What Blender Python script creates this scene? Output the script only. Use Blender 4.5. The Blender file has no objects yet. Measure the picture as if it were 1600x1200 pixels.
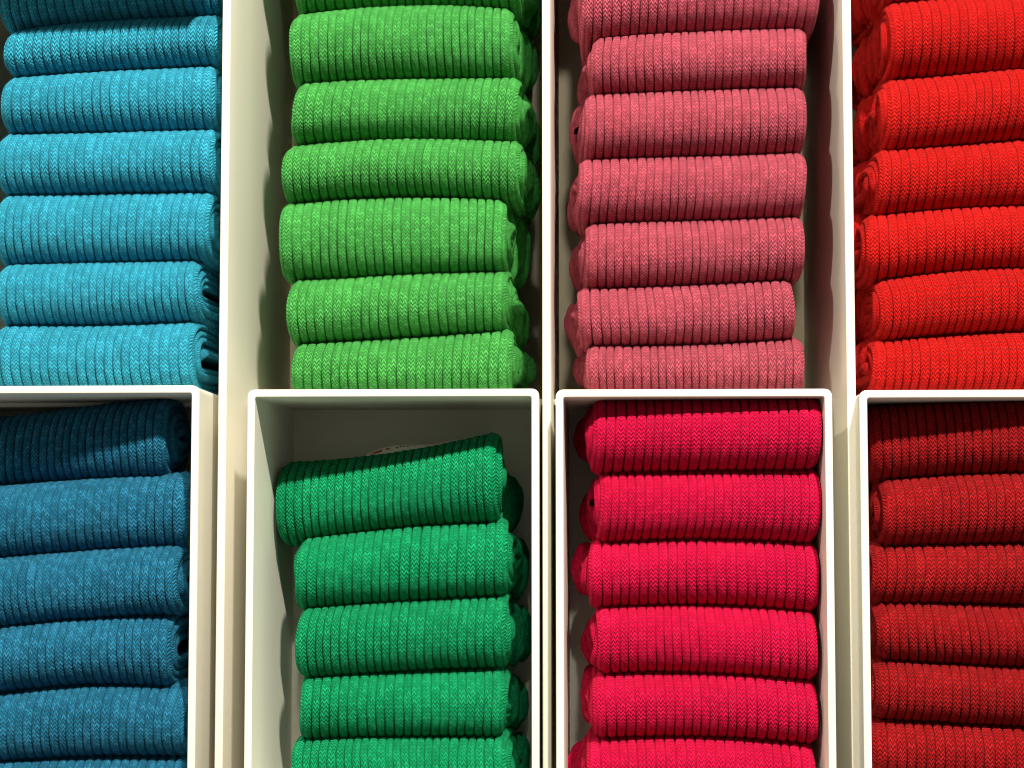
import bpy, math, random
import numpy as np
from mathutils import Matrix, Vector, Euler

# ------------------------------------------------------------------ camera, world, lamps, exposure
SC = bpy.context.scene
COL = SC.collection
D = 0.728                                   # metres from the lens to the front edges of the dividers
FPX = 2800.0
cam_d = bpy.data.cameras.new("camera"); cam = bpy.data.objects.new("camera", cam_d); COL.objects.link(cam)
cam_d.sensor_width = 36; cam_d.lens = 36 * FPX / 1600; cam_d.clip_start = 0.01; cam_d.clip_end = 50
cam.location = (0, -D, 0)
cam.rotation_euler = Euler((math.radians(90 + 3.88), math.radians(0.0), math.radians(2.86)), 'XYZ')
SC.camera = cam
RM = cam.rotation_euler.to_matrix()

W = bpy.data.worlds.new("World"); SC.world = W; W.use_nodes = True
W.node_tree.nodes["Background"].inputs[0].default_value = (1.0, 0.94, 0.84, 1)
W.node_tree.nodes["Background"].inputs[1].default_value = 0.205

def spot(name, loc, aim, energy, radius, color, size=50):
    l = bpy.data.lights.new(name, 'SPOT'); l.energy = energy; l.shadow_soft_size = radius
    l.color = color; l.spot_size = math.radians(size); l.spot_blend = 0.6
    o = bpy.data.objects.new(name, l); COL.objects.link(o)
    o.location = loc
    o.rotation_euler = (Vector(aim) - Vector(loc)).to_track_quat('-Z', 'Y').to_euler()
spot('ceiling_spotlight', (0.32, -1.28, 1.26), (0, 0, 0), 214, 0.03, (1.0, 0.93, 0.80))
spot('ceiling_spotlight', (0.05, -1.30, 1.27), (0, 0, 0), 34, 0.03, (1.0, 0.93, 0.80))
spot('ceiling_spotlight', (-0.62, -1.28, 1.20), (0, 0, 0), 66, 0.03, (1.0, 0.93, 0.80))

SC.view_settings.view_transform = 'Standard'; SC.view_settings.look = 'None'
SC.cycles.filter_width = 1.1
SC.view_settings.exposure = 0.0; SC.view_settings.gamma = 1.0

def at(px, py, Y):
    """point of the plane y=Y that stands at this place of the photograph"""
    d = RM @ Vector(((px - 800) / FPX, -(py - 600) / FPX, -1.0))
    t = (Y + D) / d.y
    return Vector((d.x * t, Y, d.z * t))

# ------------------------------------------------------------------ object helpers
def prop(o, label=None, cat=None, group=None, kind=None):
    if label: o['label'] = label
    if cat: o['category'] = cat
    if group: o['group'] = group
    if kind: o['kind'] = kind
    return o
def empty(name, loc, label, cat, group=None):
    o = bpy.data.objects.new(name, None); COL.objects.link(o); o.location = loc
    o.empty_display_size = 0.01
    return prop(o, label, cat, group)
def link(name, me, mat, parent=None, smooth=True):
    o = bpy.data.objects.new(name, me); COL.objects.link(o)
    me.materials.append(mat)
    if smooth: me.shade_smooth()
    if parent is not None: o.parent = parent
    return o
def grid_mesh(name, P, closed_u=False, uv=None, caps=False):
    """P: rows x cols x 3 array"""
    n, m, _ = P.shape
    me = bpy.data.meshes.new(name)
    idx = np.arange(n * m).reshape(n, m)
    if closed_u:
        a = idx[:-1, :]; b = np.roll(idx, -1, 1)[:-1, :]; c = np.roll(idx, -1, 1)[1:, :]; d = idx[1:, :]
    else:
        a = idx[:-1, :-1]; b = idx[:-1, 1:]; c = idx[1:, 1:]; d = idx[1:, :-1]
    q = np.stack([a, b, c, d], -1).reshape(-1, 4)
    me.vertices.add(n * m); me.vertices.foreach_set('co', P.reshape(-1).astype(np.float32))
    nf = len(q)
    me.loops.add(nf * 4); me.loops.foreach_set('vertex_index', q.reshape(-1).astype(np.int32))
    me.polygons.add(nf); me.polygons.foreach_set('loop_start', np.arange(0, nf * 4, 4, dtype=np.int32))
    me.polygons.foreach_set('loop_total', np.full(nf, 4, dtype=np.int32))
    if uv is not None:
        U = uv.reshape(-1, 2)
        L = U[q.reshape(-1)].copy()
        if closed_u:                      # no wrap across the seam
            L = L.reshape(-1, 4, 2)
            bad = (np.abs(L[:, 0, 0] - L[:, 1, 0]) > 5)
            L[bad, 1, 0] = L[bad, 0, 0]; L[bad, 2, 0] = L[bad, 3, 0]
            L = L.reshape(-1, 2)
        lay = me.uv_layers.new(name='knit'); lay.data.foreach_set('uv', L.reshape(-1).astype(np.float32))
    me.update(calc_edges=True)
    return me

# ------------------------------------------------------------------ materials
def nodes_of(name):
    m = bpy.data.materials.new(name); m.use_nodes = True
    nt = m.node_tree; b = nt.nodes['Principled BSDF']
    return m, nt, b
def mth(nt, op, a, b=None, c=None):
    n = nt.nodes.new('ShaderNodeMath'); n.operation = op
    for i, v in enumerate((a, b, c)):
        if v is None: continue
        if isinstance(v, (int, float)): n.inputs[i].default_value = v
        else: nt.links.new(v, n.inputs[i])
    return n.outputs[0]

def knit_material(name, base, light, dark, mel):
    """ribbed cotton knit: chevron stitches, melange fibres"""
    m, nt, b = nodes_of(name)
    uvn = nt.nodes.new('ShaderNodeUVMap'); uvn.uv_map = 'knit'
    info = nt.nodes.new('ShaderNodeObjectInfo')
    sep = nt.nodes.new('ShaderNodeSeparateXYZ'); nt.links.new(uvn.outputs[0], sep.inputs[0])
    # irregular stitches: shift the coordinates a little
    nz = nt.nodes.new('ShaderNodeTexNoise'); nz.inputs['Scale'].default_value = 0.22; nz.inputs['Detail'].default_value = 2
    nt.links.new(uvn.outputs[0], nz.inputs['Vector'])
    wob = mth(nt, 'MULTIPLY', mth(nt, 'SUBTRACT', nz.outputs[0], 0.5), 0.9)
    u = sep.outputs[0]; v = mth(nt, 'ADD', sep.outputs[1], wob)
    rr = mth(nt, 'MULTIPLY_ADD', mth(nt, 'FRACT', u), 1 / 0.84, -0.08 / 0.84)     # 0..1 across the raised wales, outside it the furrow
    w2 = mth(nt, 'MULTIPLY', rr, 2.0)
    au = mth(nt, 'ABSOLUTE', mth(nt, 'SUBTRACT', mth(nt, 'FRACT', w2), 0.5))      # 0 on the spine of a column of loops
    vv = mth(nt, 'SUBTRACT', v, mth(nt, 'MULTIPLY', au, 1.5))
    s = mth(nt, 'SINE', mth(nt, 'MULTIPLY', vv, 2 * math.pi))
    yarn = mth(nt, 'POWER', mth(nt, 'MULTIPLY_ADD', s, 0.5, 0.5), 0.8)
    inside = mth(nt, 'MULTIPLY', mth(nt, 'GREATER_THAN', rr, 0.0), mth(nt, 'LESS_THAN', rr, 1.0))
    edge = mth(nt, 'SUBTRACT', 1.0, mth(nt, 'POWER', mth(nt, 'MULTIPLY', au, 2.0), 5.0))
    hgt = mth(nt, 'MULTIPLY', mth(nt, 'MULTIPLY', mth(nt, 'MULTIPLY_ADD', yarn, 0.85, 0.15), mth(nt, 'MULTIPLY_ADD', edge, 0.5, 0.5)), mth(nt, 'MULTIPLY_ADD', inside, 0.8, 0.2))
    cell = nt.nodes.new('ShaderNodeCombineXYZ')
    nt.links.new(mth(nt, 'FLOOR', mth(nt, 'MULTIPLY', u, 2.0)), cell.inputs[0]); nt.links.new(mth(nt, 'FLOOR', mth(nt, 'ADD', vv, 0.25)), cell.inputs[1])
    wn = nt.nodes.new('ShaderNodeTexWhiteNoise'); wn.noise_dimensions = '2D'; nt.links.new(cell.outputs[0], wn.inputs['Vector'])
    fz = nt.nodes.new('ShaderNodeTexNoise'); fz.inputs['Scale'].default_value = 3.4; fz.inputs['Detail'].default_value = 4; fz.inputs['Roughness'].default_value = 0.75
    nt.links.new(uvn.outputs[0], fz.inputs['Vector'])
    hh = mth(nt, 'ADD', hgt, mth(nt, 'MULTIPLY', fz.outputs[0], 0.3))
    bp = nt.nodes.new('ShaderNodeBump'); bp.inputs['Strength'].default_value = 1.0; bp.inputs['Distance'].default_value = 0.0007
    nt.links.new(hh, bp.inputs['Height']); nt.links.new(bp.outputs[0], b.inputs['Normal'])
    # colour: yarn of two tones twisted together
    ms = nt.nodes.new('ShaderNodeTexNoise'); ms.inputs['Scale'].default_value = 1.7; ms.inputs['Detail'].default_value = 5; ms.inputs['Roughness'].default_value = 0.8
    mp = nt.nodes.new('ShaderNodeMapping'); mp.inputs['Scale'].default_value = (2.2, 0.8, 1)
    nt.links.new(uvn.outputs[0], mp.inputs[0]); nt.links.new(mp.outputs[0], ms.inputs['Vector'])
    cr = nt.nodes.new('ShaderNodeValToRGB')
    e = cr.color_ramp.elements; e[0].position = 0.5 - 0.14; e[0].color = (*dark, 1); e[1].position = 0.5 + 0.16; e[1].color = (*light, 1)
    k = e.new(0.5); k.color = (*base, 1)
    nt.links.new(mth(nt, 'ADD', mth(nt, 'MULTIPLY', ms.outputs[0], 0.5), mth(nt, 'MULTIPLY_ADD', wn.outputs[0], 0.36, 0.07)), cr.inputs[0])
    mx = nt.nodes.new('ShaderNodeMix'); mx.data_type = 'RGBA'; mx.inputs[0].default_value = mel
    mx.inputs[6].default_value = (*base, 1); nt.links.new(cr.outputs[0], mx.inputs[7])
    # slightly different dye for each pair, and broad uneven tone in the cloth
    bn = nt.nodes.new('ShaderNodeTexNoise'); bn.inputs['Scale'].default_value = 0.13; bn.inputs['Detail'].default_value = 2
    nt.links.new(uvn.outputs[0], bn.inputs['Vector'])
    val = mth(nt, 'ADD', mth(nt, 'MULTIPLY_ADD', info.outputs['Random'], 0.10, 0.84), mth(nt, 'MULTIPLY', bn.outputs[0], 0.22))
    # shade painted into the colour: slits between loops and rib furrows go darker
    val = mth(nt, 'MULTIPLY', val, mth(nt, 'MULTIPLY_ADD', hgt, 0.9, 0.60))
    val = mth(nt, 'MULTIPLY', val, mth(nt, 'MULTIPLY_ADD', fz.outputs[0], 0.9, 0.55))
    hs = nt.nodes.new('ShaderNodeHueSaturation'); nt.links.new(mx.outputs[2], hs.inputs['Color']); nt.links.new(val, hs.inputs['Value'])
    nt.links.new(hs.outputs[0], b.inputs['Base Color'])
    b.inputs['Roughness'].default_value = 0.95
    b.inputs['Specular IOR Level'].default_value = 0.12
    b.inputs['Sheen Weight'].default_value = 0.10
    b.inputs['Sheen Roughness'].default_value = 0.5
    b.inputs['Sheen Tint'].default_value = (*[min(1, c * 1.6 + 0.1) for c in base], 1)
    return m

def srgb(r, g, b):
    f = lambda c: (c / 255 / 12.92) if c / 255 <= 0.04045 else ((c / 255 + 0.055) / 1.055) ** 2.4
    return (f(r), f(g), f(b))
def kn(name, c, spread, mel):
    b = np.array(srgb(*c))
    return knit_material(name, tuple(b), tuple(np.clip(b * (1 + spread) + 0.02 * spread, 0, 1)), tuple(b * (1 - 0.55 * spread)), mel)
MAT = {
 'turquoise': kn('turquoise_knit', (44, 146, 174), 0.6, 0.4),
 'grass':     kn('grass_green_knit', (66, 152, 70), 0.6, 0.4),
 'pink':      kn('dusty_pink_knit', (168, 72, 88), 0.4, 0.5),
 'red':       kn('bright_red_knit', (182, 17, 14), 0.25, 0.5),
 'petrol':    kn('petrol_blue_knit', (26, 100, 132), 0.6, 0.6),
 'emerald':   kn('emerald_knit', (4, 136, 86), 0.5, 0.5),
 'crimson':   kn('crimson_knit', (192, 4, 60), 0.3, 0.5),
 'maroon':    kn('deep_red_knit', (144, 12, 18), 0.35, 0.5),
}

def paint_material(name, col, rough):
    m, nt, b = nodes_of(name)
    tc = nt.nodes.new('ShaderNodeTexCoord')
    n1 = nt.nodes.new('ShaderNodeTexNoise'); n1.inputs['Scale'].default_value = 22; n1.inputs['Detail'].default_value = 5
    n2 = nt.nodes.new('ShaderNodeTexNoise'); n2.inputs['Scale'].default_value = 900; n2.inputs['Detail'].default_value = 3
    mp = nt.nodes.new('ShaderNodeMapping'); mp.inputs['Scale'].default_value = (1, 1, 0.12)
    nt.links.new(tc.outputs['Object'], mp.inputs[0]); nt.links.new(mp.outputs[0], n1.inputs['Vector']); nt.links.new(tc.outputs['Object'], n2.inputs['Vector'])
    cr = nt.nodes.new('ShaderNodeValToRGB'); e = cr.color_ramp.elements
    e[0].position = 0.3; e[0].color = (*[c * 0.93 for c in col], 1); e[1].position = 0.7; e[1].color = (*col, 1)
    nt.links.new(n1.outputs[0], cr.inputs[0]); nt.links.new(cr.outputs[0], b.inputs['Base Color'])
    b.inputs['Roughness'].default_value = rough
    nt.links.new(mth(nt, 'MULTIPLY_ADD', n1.outputs[0], 0.25, rough - 0.12), b.inputs['Roughness'])
    bp = nt.nodes.new('ShaderNodeBump'); bp.inputs['Strength'].default_value = 0.12; bp.inputs['Distance'].default_value = 0.0003
    nt.links.new(n2.outputs[0], bp.inputs['Height']); nt.links.new(bp.outputs[0], b.inputs['Normal'])
    return m
M_BIN = paint_material('white_moulded_plastic', (0.84, 0.82, 0.72), 0.45)
M_DIV = paint_material('cream_lacquered_board', (0.88, 0.84, 0.72), 0.5)
M_BACK = paint_material('cream_back_board', (0.72, 0.64, 0.46), 0.6)

# ------------------------------------------------------------------ shelving: dividers, boards, back
DEPTH = 0.15
def box_mesh(name, lo, hi, bev=0.0006):
    import bmesh
    bm = bmesh.new(); bmesh.ops.create_cube(bm, size=1)
    for v in bm.verts:
        v.co = Vector([lo[i] + (v.co[i] + 0.5) * (hi[i] - lo[i]) for i in range(3)])
    bmesh.ops.bevel(bm, geom=bm.edges[:], offset=bev, segments=2, affect='EDGES', profile=0.5)
    me = bpy.data.meshes.new(name); bm.to_mesh(me); bm.free()
    return me
ZT, ZB = at(800, -440, 0).z, at(800, 1500, 0).z
shelving = empty('display_shelving', (0, 0.08, ZB), 'cream painted shelving whose thin upright dividers hold the sock stacks and white bins', 'shelving')
SH0 = Vector((0, 0.08, ZB))
def shelf_part(name, lo, hi, mat, bev=0.0006):
    me = box_mesh(name, Vector(lo) - SH0, Vector(hi) - SH0, bev)
    o = link(name, me, mat, shelving); return o
DIV = [(-158, -145), (344.5, 357.5), (847, 860), (1319.5, 1333.5), (1812, 1825)]
for a, b in DIV:
    shelf_part('divider', (at(a, 300, 0).x, 0, ZB), (at(b, 300, 0).x, DEPTH, ZT), M_DIV)
XA, XB = at(-158, 300, 0).x, at(1825, 300, 0).x
shelf_part('back_panel', (XA, DEPTH + 0.0005, ZB), (XB, DEPTH + 0.004, ZT), M_BACK)
xs = [at(a, 300, 0).x for d in DIV for a in d]
z_sh = at(800, 620, 0.03).z
for i in range(4):                       # boards that carry the upper stacks, and unseen boards over them
    x0, x1 = xs[2 * i + 1] + 0.0003, xs[2 * i + 2] - 0.0003
    shelf_part('shelf_board', (x0, 0.045, z_sh - 0.003), (x1, DEPTH, z_sh), M_DIV)
    zt = at(800, -110 if i == 0 else -420, 0).z  # first column's unseen board is set low and forward to shade its top roll
    shelf_part('top_board', (x0, -0.034 if i == 0 else 0.0, zt), (x1, DEPTH, zt + 0.004), M_DIV)

# ------------------------------------------------------------------ bins of the lower row
BY = -0.0145                              # plane of the bin rims
def rrect(x0, x1, z0, z1, r, n=6):
    pts = []
    for cx, cz, a0 in ((x1 - r, z1 - r, 0), (x0 + r, z1 - r, 90), (x0 + r, z0 + r, 180), (x1 - r, z0 + r, 270)):
        for k in range(n + 1):
            a = math.radians(a0 + 90 * k / n); pts.append((cx + r * math.cos(a), cz + r * math.sin(a)))
    return np.array(pts)
def make_bin(pxl, pxr, pyt, label, dep=0.10, th=0.0031, tilt=0.0):
    A = at(pxl, pyt, BY); B = at(pxr, pyt, BY); zb = at(800, 1330, BY).z
    cx = (A.x + B.x) / 2; root = empty('storage_bin', (cx, 0.06, zb), label, 'storage bin', 'white bins in the lower row of the shelving')
    x0, x1, z0, z1 = A.x - cx, B.x - cx, 0, A.z - zb
    def ring(i, y, r):
        p = rrect(x0 + i, x1 - i, z0 + i, z1 - i, max(r, 0.0003)); k = y - 0.06
        return np.stack([p[:, 0], np.full(len(p), k), p[:, 1]], 1)
    R0 = 0.0030
    e = 0.0007
    rows = [ring(0.0018, BY + dep, R0 - .001), ring(0.0004, BY + 0.01, R0), ring(0, BY + e * 1.4, R0)]
    for a in (30, 60): rows.append(ring(e * (1 - math.cos(math.radians(a))), BY + e * (1 - math.sin(math.radians(a))), R0 - e * .3))
    rows.append(ring(e, BY, R0 - e)); rows.append(ring(th - e * .5, BY, 0.0012))
    rows.append(ring(th - e * .15, BY + e * .15, 0.0010)); rows.append(ring(th, BY + e * .5, 0.0009)); rows.append(ring(th + 0.0006, BY + dep - 0.003, 0.0009))
    me = grid_mesh('shell', np.array(rows), closed_u=True)
    link('shell', me, M_BIN, root)
    me = box_mesh('back_panel', (x0 + th + .0001, BY + dep - 0.0035 - 0.06, z0 + th + .0001), (x1 - th - .0001, BY + dep - 0.001 - 0.06, z1 - th - .0001), 0.0003)
    link('back_panel', me, M_BIN, root)
    return root
make_bin(-165, 311.5, 603.5, 'white bin holding petrol blue sock rolls, at the left edge of the lower row')
make_bin(386.5, 842.5, 608.5, 'white bin with empty space above five emerald green sock rolls', dep=0.092)
make_bin(868, 1300.5, 608.5, 'white bin filled to its rim with crimson pink sock rolls')
make_bin(1342.5, 1800, 609.5, 'white bin holding deep red sock rolls, at the right edge of the lower row')

# ------------------------------------------------------------------ folded socks
RIB = 0.0038; STITCH = 0.00152; T = 0.0031      # wale pair, stitch, thickness of the flattened sock
def smooth_noise(rng, k, amp, lo, hi):
    f = rng.uniform(lo, hi, k); p = rng.uniform(0, 6.28, k); a = rng.uniform(.4, 1, k); a *= amp / a.sum()
    return lambda t: sum(a[i] * np.sin(f[i] * t + p[i]) for i in range(k))

def quad3(xa, ya, xb, yb, xc, yc):
    c = np.polyfit([xa, xb, xc], [ya, yb, yc], 2)
    return lambda x: np.polyval(c, np.clip(x, min(xa, xc) - 0.004, max(xa, xc) + 0.004))

def roll_part(rear, rng, Wd, Yf, Zc, Hb, phi, turn_off, ribs, nin, endseg, a, pexp, wob, ribamp, shear):
    """a flattened tube of ribbed knit swept along its own roll.
    columns go round the flattened tube, rows along the roll."""
    widths = rng.uniform(0.87, 1.13, ribs); edges = np.concatenate([[0], np.cumsum(widths)]); edges = edges / edges[-1]
    fr = np.array([0.0, 0.055, 0.115, 0.5, 0.885, 0.945]) if endseg > 4 else np.array([0.0, 0.5])
    prof = np.array([-1.0, -0.6, 0.7, 1.0, 0.7, -0.6]) if endseg > 4 else np.array([-1.0, 1.0])
    us, hs, ui = [], [], []
    fn = smooth_noise(rng, 3, 0.3, 0.15, 0.6)
    for i in range(ribs):
        fd = rng.uniform(0.62, 1.18) + fn(i)
        for f, p in zip(fr, prof):
            us.append(edges[i] + f * (edges[i + 1] - edges[i])); ui.append(i + f)
            hs.append(p * (fd if p < -0.9 else (0.5 * fd + 0.5)) * 0.5)
    us = np.array(us); hs = np.array(hs); ui = np.array(ui)
    xo = (us - 0.5) * (Wd - T); no = T / 2 + hs * ribamp; 
    fade = np.clip(np.minimum(us, 1 - us) * 60, 0, 1); no = T / 2 + (no - T / 2) * fade
    # right end, inner side, left end
    ang = np.linspace(0, math.pi, endseg + 2)
    xe = (Wd - T) / 2 + np.sin(ang) * T / 2; ne = np.cos(ang) * T / 2
    xi = np.linspace((Wd - T) / 2, -(Wd - T) / 2, nin + 2)[1:-1]; ni = np.full(nin, -T / 2)
    X = np.concatenate([xo, xe, xi, -xe[::-1]]); N = np.concatenate([no, ne, ni, ne[::-1]])
    uu = np.concatenate([ui, ribs + ang * 0.3, np.linspace(ribs + 1, 2, nin), -1 + ang * 0.3])
    keep = np.ones(len(X), bool); keep[len(xo) + len(xe) + nin + len(xe) - 1] = False   # the last one doubles the first
    X, N, uu = X[keep], N[keep], uu[keep]
    PH, XX = np.meshgrid(phi, X, indexing='ij'); NN = np.broadcast_to(N, XX.shape)
    turns = PH / (2 * math.pi)
    inset = T * 0.98 * turns + T / 2 + wob(PH * 1.0 + XX * 40) * 0.35
    xsh = XX * (1 - 0.0 * turns) + turn_off(PH)
    z0 = Zc(xsh); hb = Hb(xsh) + 0.0025
    b = np.maximum(hb - inset, 0.0008); aa = np.maximum(a - inset, 0.002)
    # phi=0 at the back, goes over the top to the front (phi = pi) and under
    c = np.cos(PH); s = np.sin(PH)
    cy = np.sign(c) * np.abs(c) ** pexp; sz = np.sign(s) * np.abs(s) ** pexp
    # normals of the ellipse
    ny = np.sign(c) * np.abs(c) ** (2 - pexp) / aa; nz = np.sign(s) * np.abs(s) ** (2 - pexp) / b
    ln = np.sqrt(ny ** 2 + nz ** 2) + 1e-9; ny /= ln; nz /= ln
    # rounded shoulders at both ends of the roll
    q = np.clip((np.abs(XX) - (Wd / 2 - 0.004)) / 0.004, 0, 1); NNr = NN - 0.0010 * q ** 2.2 * (NN > -T)
    Y = Yf(xsh) + a + aa * cy * np.where(cy > 0, rear, 1.0) + ny * NNr + wob(PH * 1.7 + XX * 25 + 2) * 0.6
    Z = z0 + b * sz + nz * NNr + wob(PH * 2.1 + XX * 33 + 5) * 0.25
    Xf = xsh + shear(PH * 1.3) + wob(PH * 2 + XX * 60) * 0.25 + np.interp(np.abs(XX), [0, Wd / 2 - 0.01, Wd / 2], [1, 1, 0]) * 0.00007 * np.sin(PH * 5.3 + XX * 410 + 3 * np.sin(XX * 190 + PH * 2))
    cp, sp_ = np.cos(phi), np.sin(phi)
    ay = (a - T) * np.sign(cp) * np.abs(cp) ** pexp; az = float(np.mean(Hb(X))) * np.sign(sp_) * np.abs(sp_) ** pexp
    arc = np.concatenate([[0], np.cumsum(np.hypot(np.diff(ay), np.diff(az)))])
    V = np.broadcast_to((arc / STITCH)[:, None], XX.shape); U = np.broadcast_to(uu[None, :], XX.shape)
    return np.stack([Xf, Y, Z], -1), np.stack([U + rng.integers(0, 400), V], -1)

def lump(rng, c, r, n_pleat, amp, skew=0.0):
    """toe or heel of the sock pushed in behind the roll: a crumpled pocket of ribbed knit"""
    n, m = 18, n_pleat * 6
    th = np.linspace(0.0, math.pi, n); ph = np.linspace(0, 2 * math.pi, m, endpoint=False)
    TH, PH = np.meshgrid(th, ph, indexing='ij')
    w = smooth_noise(rng, 4, 0.14, 0.8, 2.2); w2 = smooth_noise(rng, 3, 0.07, 1, 3)
    rr = 1 + w(TH * 1.5 + np.sin(PH) * 1.3) + w2(np.cos(PH) * 2 + TH)
    g = np.abs(np.sin(n_pleat * PH / 2 + 0.8 * np.sin(TH * 2)))
    rr = rr + 0.6 * amp * (np.power(g, 0.6) - 0.6) * np.sin(TH)
    x = c[0] + r[0] * rr * np.sin(TH) * np.cos(PH)
    z = c[2] + r[2] * rr * np.sin(TH) * np.sin(PH) + skew * np.cos(TH) * r[1]
    y = c[1] - r[1] * np.cos(TH) * (1 + 0.1 * w(PH))
    P = np.stack([x, y, z], -1)
    uv = np.stack([PH / (2 * math.pi) * n_pleat, TH * 0.014 / STITCH], -1)
    return grid_mesh('toe_fold', P, closed_u=True, uv=uv)

def fuzz_mesh(rng, P, count=850):
    """stray fibres standing off the knit"""
    n, m, _ = P.shape
    i = rng.integers(6, n - 6, count); j = rng.integers(1, m - 20, count)
    k = count // 4; j[:k] = rng.choice([2, 3, 4, 5, 6], k)
    k2 = count // 2; j[k:k2] = rng.integers(m - 40, m - 30, k2 - k)
    p = P[i, j]; q1 = P[i + 1, j] - P[i - 1, j]; q2 = P[i, j + 1] - P[i, j - 1]
    nr = np.cross(q2, q1); nr /= np.linalg.norm(nr, axis=1)[:, None] + 1e-9
    ctr = np.array([0, P[..., 1].mean(), 0]); sg = np.sign(np.sum(nr * (p - ctr), 1)); nr *= sg[:, None]
    d1 = nr + rng.normal(0, 0.7, (count, 3)); d1 /= np.linalg.norm(d1, axis=1)[:, None]
    d2 = d1 + rng.normal(0, 0.8, (count, 3)); d2 /= np.linalg.norm(d2, axis=1)[:, None]
    ln = rng.uniform(0.0004, 0.0011, (count, 1)); w = 0.000022 * np.cross(d1, rng.normal(0, 1, (count, 3)))
    a, b, c = p, p + d1 * ln, p + d1 * ln + d2 * ln
    V = np.stack([a - w, a + w, b + w, b - w, c], 1).reshape(-1, 3)
    F = []
    for t in range(count): o = t * 5; F += [(o, o + 1, o + 2, o + 3), (o + 3, o + 2, o + 4)]
    me = bpy.data.meshes.new('loose_fibres'); me.from_pydata(V.tolist(), [], F); me.uv_layers.new(name='knit')
    return me

def sock(spec, mat, seed, label, group, side, ybase, a_sem, top, bot, lumps=True, lowest=False):
    """spec: xl, xr, dL, dR (pixels of the photograph; depths in mm behind ybase). top/bot: three (x,y) pixel points of the creases"""
    rng = np.random.default_rng(seed)
    xl, xr, dL, dR = spec
    yL, yR = ybase + dL * 1e-3, ybase + dR * 1e-3
    ymid = (top[1][1] + bot[1][1]) / 2
    PL, PR = at(xl, ymid, yL + 0.004), at(xr, ymid, yR + 0.004)
    cx = (PL.x + PR.x) / 2; Wd = PR.x - PL.x
    YC = 0.0115
    def crease(p):
        q = []
        for (x, y) in p:
            k = (x - xl) / (xr - xl); P = at(x, y, yL + (yR - yL) * k + YC); q += [P.x - cx, P.z]
        return quad3(*q)
    fT, fB = crease(top), crease(bot)
    zc = float((fT(0.0) + fB(0.0)) / 2)
    Zc = lambda x: (fT(x) + fB(x)) / 2 - zc
    Hb = lambda x: np.maximum((fT(x) - fB(x)) / 2, 0.006)
    ym = (yL + yR) / 2
    Yf = lambda x: (yL - ym) + (yR - yL) * (x / Wd + 0.5)
    root = empty('rolled_socks', (cx, ym, zc), label, 'socks', group)
    yback = DEPTH if ybase > 0 else BY + (0.092 if 'emerald' in label else 0.10) - 0.004
    rear = max(0.25, (yback - max(yL, yR) - a_sem - 0.003) / a_sem)
    ribs = int(round(Wd / RIB * rng.uniform(0.94, 1.06)))
    wob = smooth_noise(rng, 4, 0.0014, 0.6, 1.9)
    shear = smooth_noise(rng, 3, 0.0012, 0.5, 1.5)
    drift = rng.uniform(0.0003, 0.0013)
    jit = smooth_noise(rng, 2, 0.0016, 0.8, 2.0)
    tw = 2 * math.pi
    def off(PH):
        k = np.clip(PH / tw - 0.92, 0, 3)
        return side * drift * k * 1.0 + jit(PH * 0.35) * np.clip(k * 3, 0, 1)
    pexp = rng.uniform(0.82, 0.90)
    ph1 = np.concatenate([np.linspace(0, math.pi * 0.5, 9, endpoint=False), np.linspace(math.pi * 0.5, math.pi * 1.5, 54, endpoint=False), np.linspace(math.pi * 1.5, tw * 1.0, 9)])
    P, uv = roll_part(rear, rng, Wd, Yf, Zc, Hb, ph1, off, ribs, 14, 5, a_sem, pexp, wob, 0.0018, shear)
    link('outer_wrap', grid_mesh('outer_wrap', P, True, uv), mat, root)
    link('loose_fibres', fuzz_mesh(rng, P), mat, root)['kind'] = 'stuff'
    tmax = max(2.6, (float(Hb(np.array(0.0))) + 0.0017 - 0.0026) / (T * 0.98))
    ph2 = np.linspace(tw * 1.0, tw * tmax, 76)
    P, uv = roll_part(rear, rng, Wd, Yf, Zc, Hb, ph2, off, ribs, 10, 4, a_sem, pexp, wob, 0.0008, shear)
    link('inner_roll', grid_mesh('inner_roll', P, True, uv), mat, root)
    if lumps and side:
        hb = float(Hb(np.array(0.0)))
        nk = 5 if label.startswith(('emerald', 'thick', 'grass', 'bright')) else 4
        for k in range(nk):
            z = rng.uniform(-0.35, 0.20) * hb; rz = hb * rng.uniform(0.70, 0.98)
            if lowest: z, rz = 0.25 * hb, 0.7 * hb
            y = min(0.023 + 0.0095 * k, yback - ym - 0.008)
            c = (side * (Wd / 2 - 0.0042 + 0.0015 * k + rng.uniform(-.0012, .0012)), y, z)
            me = lump(rng, c, (rng.uniform(0.0050, 0.0068), 0.0058, rz), 7, 0.13, rng.uniform(-.3, .3))
            link('toe_fold', me, mat, root)
    return root

def stack(mat, base, cols, creases, specs, labels, group, side, ybase, a_sem, lumps=True):
    if ybase > 0 and mat != 'turquoise':  # the stack goes on above the frame, up to the next board
        for k in range(3):
            up = lambda c, d: [(x, y - d) for x, y in c]
            sp = specs[(k + 2) % 5]
            nm = labels[0].split(' ribbed')[0].split(' sock')[0].replace('widest ', '')
            sock(sp, MAT[mat], base + 90 + k, '%s sock roll, %s above the roll that the top edge of the photo cuts' % (nm, ('first', 'second', 'third')[k]),
                 group, side, ybase, a_sem, up(creases[0], 104 * (k + 1)), up(creases[0], 104 * k), False)
    for i, sp in enumerate(specs):
        sock(sp, MAT[mat], base + i * 7, labels[i], group, side, ybase, a_sem, creases[i], creases[i + 1], lumps, ybase > 0 and i == len(specs) - 1)
def C3(xs_, rows): return [[(x, y) for x, y in zip(xs_, r)] for r in rows]

UY, LY = 0.006, -0.0085
ordn = ['topmost', 'second', 'third', 'fourth', 'fifth', 'sixth', 'lowest']
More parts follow.
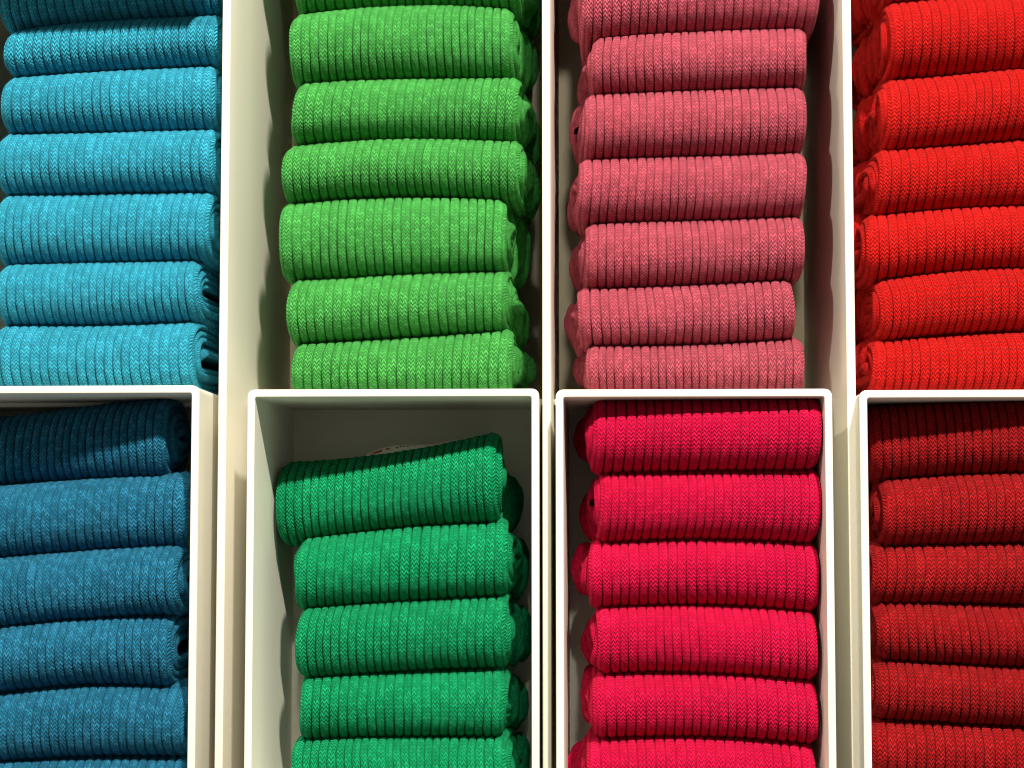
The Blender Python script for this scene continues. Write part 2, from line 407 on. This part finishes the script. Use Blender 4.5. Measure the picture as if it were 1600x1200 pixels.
# --- upper left: turquoise
stack('turquoise', 11, None,
  C3((20, 180, 330), [(-50, -62, -68), (52, 33, 25), (124, 112, 105), (211, 207, 205), (305, 302, 303), (415, 409, 409), (511, 508, 503), (618, 618, 616)]),
  [(-2, 345, 3, 6), (8, 343, 3, 5), (0, 334, 1, 4), (-6, 336, 1, 3), (-10, 326, 2, 3), (-8, 308, 2, 3), (-14, 302, 1, 2)],
  ['turquoise ribbed sock roll cut by the top edge of the photo, shaded by the board',
   'turquoise ribbed sock roll, thin and sloping, second from the top of its stack',
   'turquoise ribbed sock roll, third from the top beside the divider',
   'turquoise ribbed sock roll in the very middle of its stack of seven',
   'turquoise ribbed sock roll, third up from the bin rim, small spiral at its end',
   'turquoise ribbed sock roll, second up from the bin rim, open spiral at its right end',
   'turquoise ribbed sock roll lowest in its stack, directly above the white bin rim'],
  'turquoise sock rolls stacked in the upper left compartment', 1, UY, 0.026, False)
# --- upper, second: grass green
stack('grass', 211, None,
  C3((470, 640, 795), [(-85, -92, -95), (22, 10, 14), (132, 124, 122), (227, 219, 221), (317, 309, 314), (436, 428, 424), (539, 529, 517), (619, 618, 616)]),
  [(462, 816, 3, 4), (453, 803, 1, 3), (457, 809, 2, 3), (442, 813, 1, 2), (434, 789, 0, 2), (451, 794, 2, 3), (455, 799, 2, 3)],
  ['grass green ribbed sock roll cut by the top edge of the photo',
   'grass green ribbed sock roll, second from the top, bulging at its right end',
   'grass green ribbed sock roll, third from the top of its stack',
   'grass green ribbed sock roll in the very middle of its stack of seven',
   'thick grass green ribbed sock roll jutting furthest left of its stack',
   'grass green ribbed sock roll, second up from the bin rim, fold bulging at its left',
   'grass green ribbed sock roll lowest in its stack, directly above the white bin rim'],
  'grass green sock rolls stacked in the second upper compartment', 1, UY, 0.026)
# --- upper, third: dusty pink
stack('pink', 421, None,
  C3((925, 1090, 1250), [(-55, -62, -66), (65, 49, 46), (150, 142, 137), (251, 245, 238), (351, 345, 340), (453, 445, 437), (541, 539, 532), (619, 618, 617)]),
  [(908, 1280, 3, 2), (924, 1262, 3, 4), (912, 1259, 2, 3), (903, 1260, 1, 3), (913, 1256, 2, 3), (902, 1241, 2, 4), (916, 1258, 2, 3)],
  ['widest dusty pink ribbed sock roll, cut by the top edge of the photo',
   'dusty pink ribbed sock roll, second from the top, its left end set in',
   'dusty pink ribbed sock roll, third from the top of its stack',
   'dusty pink ribbed sock roll in the very middle of its stack of seven',
   'dusty pink ribbed sock roll, third up from the bin rim, rounded at both ends',
   'dusty pink ribbed sock roll, second up from the bin rim, shortest on the right',
   'dusty pink ribbed sock roll lowest in its stack, directly above the white bin rim'],
  'dusty pink sock rolls stacked in the third upper compartment', -1, UY, 0.026)
# --- upper right: bright red
stack('red', 631, None,
  C3((1390, 1500, 1600), [(-100, -108, -114), (5, -2, -8), (124, 116, 108), (236, 228, 220), (337, 327, 323), (437, 425, 421), (533, 525, 521), (620, 618, 616)]),
  [(1380, 1730, 6, 2), (1389, 1738, 5, 2), (1384, 1736, 5, 1), (1370, 1720, 5, 1), (1355, 1712, 4, 1), (1371, 1722, 4, 1), (1361, 1715, 4, 1)],
  ['bright red sock roll at the top edge of the photo, only its shaded underside showing',
   'bright red ribbed sock roll, highest one seen whole in its stack',
   'bright red ribbed sock roll, second highest one seen whole in its stack',
   'bright red ribbed sock roll in the very middle of its stack',
   'bright red ribbed sock roll, third up from the bin rim, reaching furthest left',
   'bright red ribbed sock roll, second up from the bin rim',
   'bright red ribbed sock roll lowest in its stack, directly above the white bin rim'],
  'bright red sock rolls stacked in the upper right compartment', -1, UY, 0.026)
# --- lower left bin: petrol blue
stack('petrol', 841, None,
  C3((0, 145, 285), [(655, 640, 624), (765, 754, 745), (876, 864, 858), (980, 967, 962), (1083, 1072, 1077), (1191, 1185, 1184), (1292, 1290, 1290)]),
  [(-92, 258, 38, 10), (-60, 291, 12, 8), (-75, 278, 7, 2), (-90, 264, 6, 2), (-64, 288, 5, 2), (-60, 290, 5, 3)],
  ['petrol blue ribbed sock roll under the bin rim, mostly in shadow, open spiral end',
   'petrol blue ribbed sock roll, second from the top of the left bin',
   'petrol blue ribbed sock roll, third from the top with a hollow dark right end',
   'petrol blue ribbed sock roll with a wide tight spiral at its right end',
   'petrol blue ribbed sock roll, last one seen whole in the left bin',
   'petrol blue ribbed sock roll cut by the bottom edge of the photo'],
  'petrol blue sock rolls stacked in the left bin', 1, LY, 0.026, False)
# --- lower, second bin: emerald
stack('emerald', 1051, None,
  C3((465, 620, 775), [(729, 712, 680), (850, 829, 817), (954, 942, 934), (1060, 1050, 1046), (1160, 1153, 1153), (1262, 1258, 1256)]),
  [(431, 776, 27, 8), (459, 791, 15, 10), (463, 791, 12, 10), (465, 785, 12, 10), (456, 794, 11, 9)],
  ['thick tilted emerald green sock roll on top of the half filled bin',
   'emerald green ribbed sock roll directly under the thick tilted one',
   'emerald green ribbed sock roll in the middle of its stack of five',
   'emerald green ribbed sock roll, second up from the bottom edge of the photo',
   'emerald green ribbed sock roll cut by the bottom edge of the photo'],
  'emerald green sock rolls stacked in the second bin', 1, LY, 0.026)
# --- lower, third bin: crimson
stack('crimson', 1261, None,
  C3((935, 1100, 1268), [(628, 626, 624), (738, 735, 732), (848, 843, 850), (950, 947, 955), (1055, 1052, 1065), (1154, 1152, 1166), (1262, 1262, 1270)]),
  [(925, 1284, 0, -5), (934, 1280, 4, 1), (920, 1280, 6, 4), (932, 1277, 6, 4), (925, 1278, 6, 5), (915, 1274, 6, 5)],
  ['crimson pink ribbed sock roll filling the bin up to its top rim',
   'crimson pink ribbed sock roll, second from the top, layers bulging at its right end',
   'crimson pink ribbed sock roll, third from the top, reaching further left than its neighbours',
   'crimson pink ribbed sock roll, fourth from the top of the bin',
   'crimson pink ribbed sock roll, last one seen whole in its bin',
   'crimson pink ribbed sock roll cut by the bottom edge of the photo'],
  'crimson pink sock rolls stacked in the third bin', -1, LY, 0.026)
# --- lower right bin: deep red
stack('maroon', 1471, None,
  C3((1380, 1500, 1600), [(640, 630, 624), (752, 743, 740), (855, 852, 850), (945, 946, 948), (1034, 1040, 1044), (1125, 1132, 1137), (1215, 1224, 1230)]),
  [(1361, 1712, 11, 2), (1378, 1726, 8, 3), (1362, 1714, 8, 4), (1372, 1722, 5, 4), (1367, 1716, 5, 4), (1364, 1716, 5, 4)],
  ['deep red ribbed sock roll under the bin rim, a diagonal shadow across it',
   'deep red ribbed sock roll, second from the top, set in from the bin wall',
   'deep red ribbed sock roll, third from the top of the right bin',
   'deep red ribbed sock roll, fourth from the top of the right bin',
   'deep red ribbed sock roll, last one seen whole in the right bin',
   'deep red ribbed sock roll cut by the bottom edge of the photo'],
  'deep red sock rolls stacked in the right bin', -1, LY, 0.026)

# --- paper label tucked behind the topmost emerald roll
def paper_label():
    m, nt, b = nodes_of('label_paper'); b.inputs['Base Color'].default_value = (0.72, 0.70, 0.62, 1); b.inputs['Roughness'].default_value = 0.7
    mr, _, b2 = nodes_of('label_red_print'); b2.inputs['Base Color'].default_value = (0.45, 0.08, 0.04, 1)
    mg, _, b3 = nodes_of('label_grey_print'); b3.inputs['Base Color'].default_value = (0.12, 0.12, 0.10, 1)
    A, B = at(556, 723, 0.036), at(712, 688, 0.030)
    L = (B - A).length; ang = math.atan2(B.z - A.z, B.x - A.x)
    o = empty('paper_label', A, 'pale paper label with red mark lying behind the thick tilted emerald sock roll', 'paper label')
    o.rotation_euler = (math.radians(-8), -ang, 0)
    n, k = 24, 6
    P = np.zeros((n, k, 3))
    for i in range(n):
        for j in range(k):
            u = i / (n - 1); v = j / (k - 1)
            P[i, j] = (u * L, 0.004 * v ** 1.5 + 0.002, (0.0008 + 0.0044 * math.sin(math.pi * min(1, u * 1.25) ** 0.75) * v ** 0.8 if v > 0 else -0.004))
    sheet = link('sheet', grid_mesh('sheet', P), m, o)
    so = sheet.modifiers.new('thickness', 'SOLIDIFY'); so.thickness = 0.0003
    def strip(name, u0, u1, v, hh, mat):
        Q = np.zeros((12, 2, 3))
        for i in range(12):
            u = u0 + (u1 - u0) * i / 11
            for j, vv in enumerate((v - hh, v + hh)):
                Q[i, j] = (u * L, 0.004 * vv ** 1.5 + 0.002 - 0.0004, 0.0008 + 0.0044 * math.sin(math.pi * min(1, u * 1.25) ** 0.75) * vv ** 0.8 + 0.0001)
        link(name, grid_mesh(name, Q), mat, o)
    strip('red_print', 0.14, 0.26, 0.5, 0.16, mr)
    strip('red_print', 0.30, 0.34, 0.55, 0.12, mr)
    for a in np.arange(0.40, 0.86, 0.035):
        strip('printed_letter', a, a + 0.02, 0.55 + 0.08 * math.sin(a * 60), 0.09, mg)
paper_label()
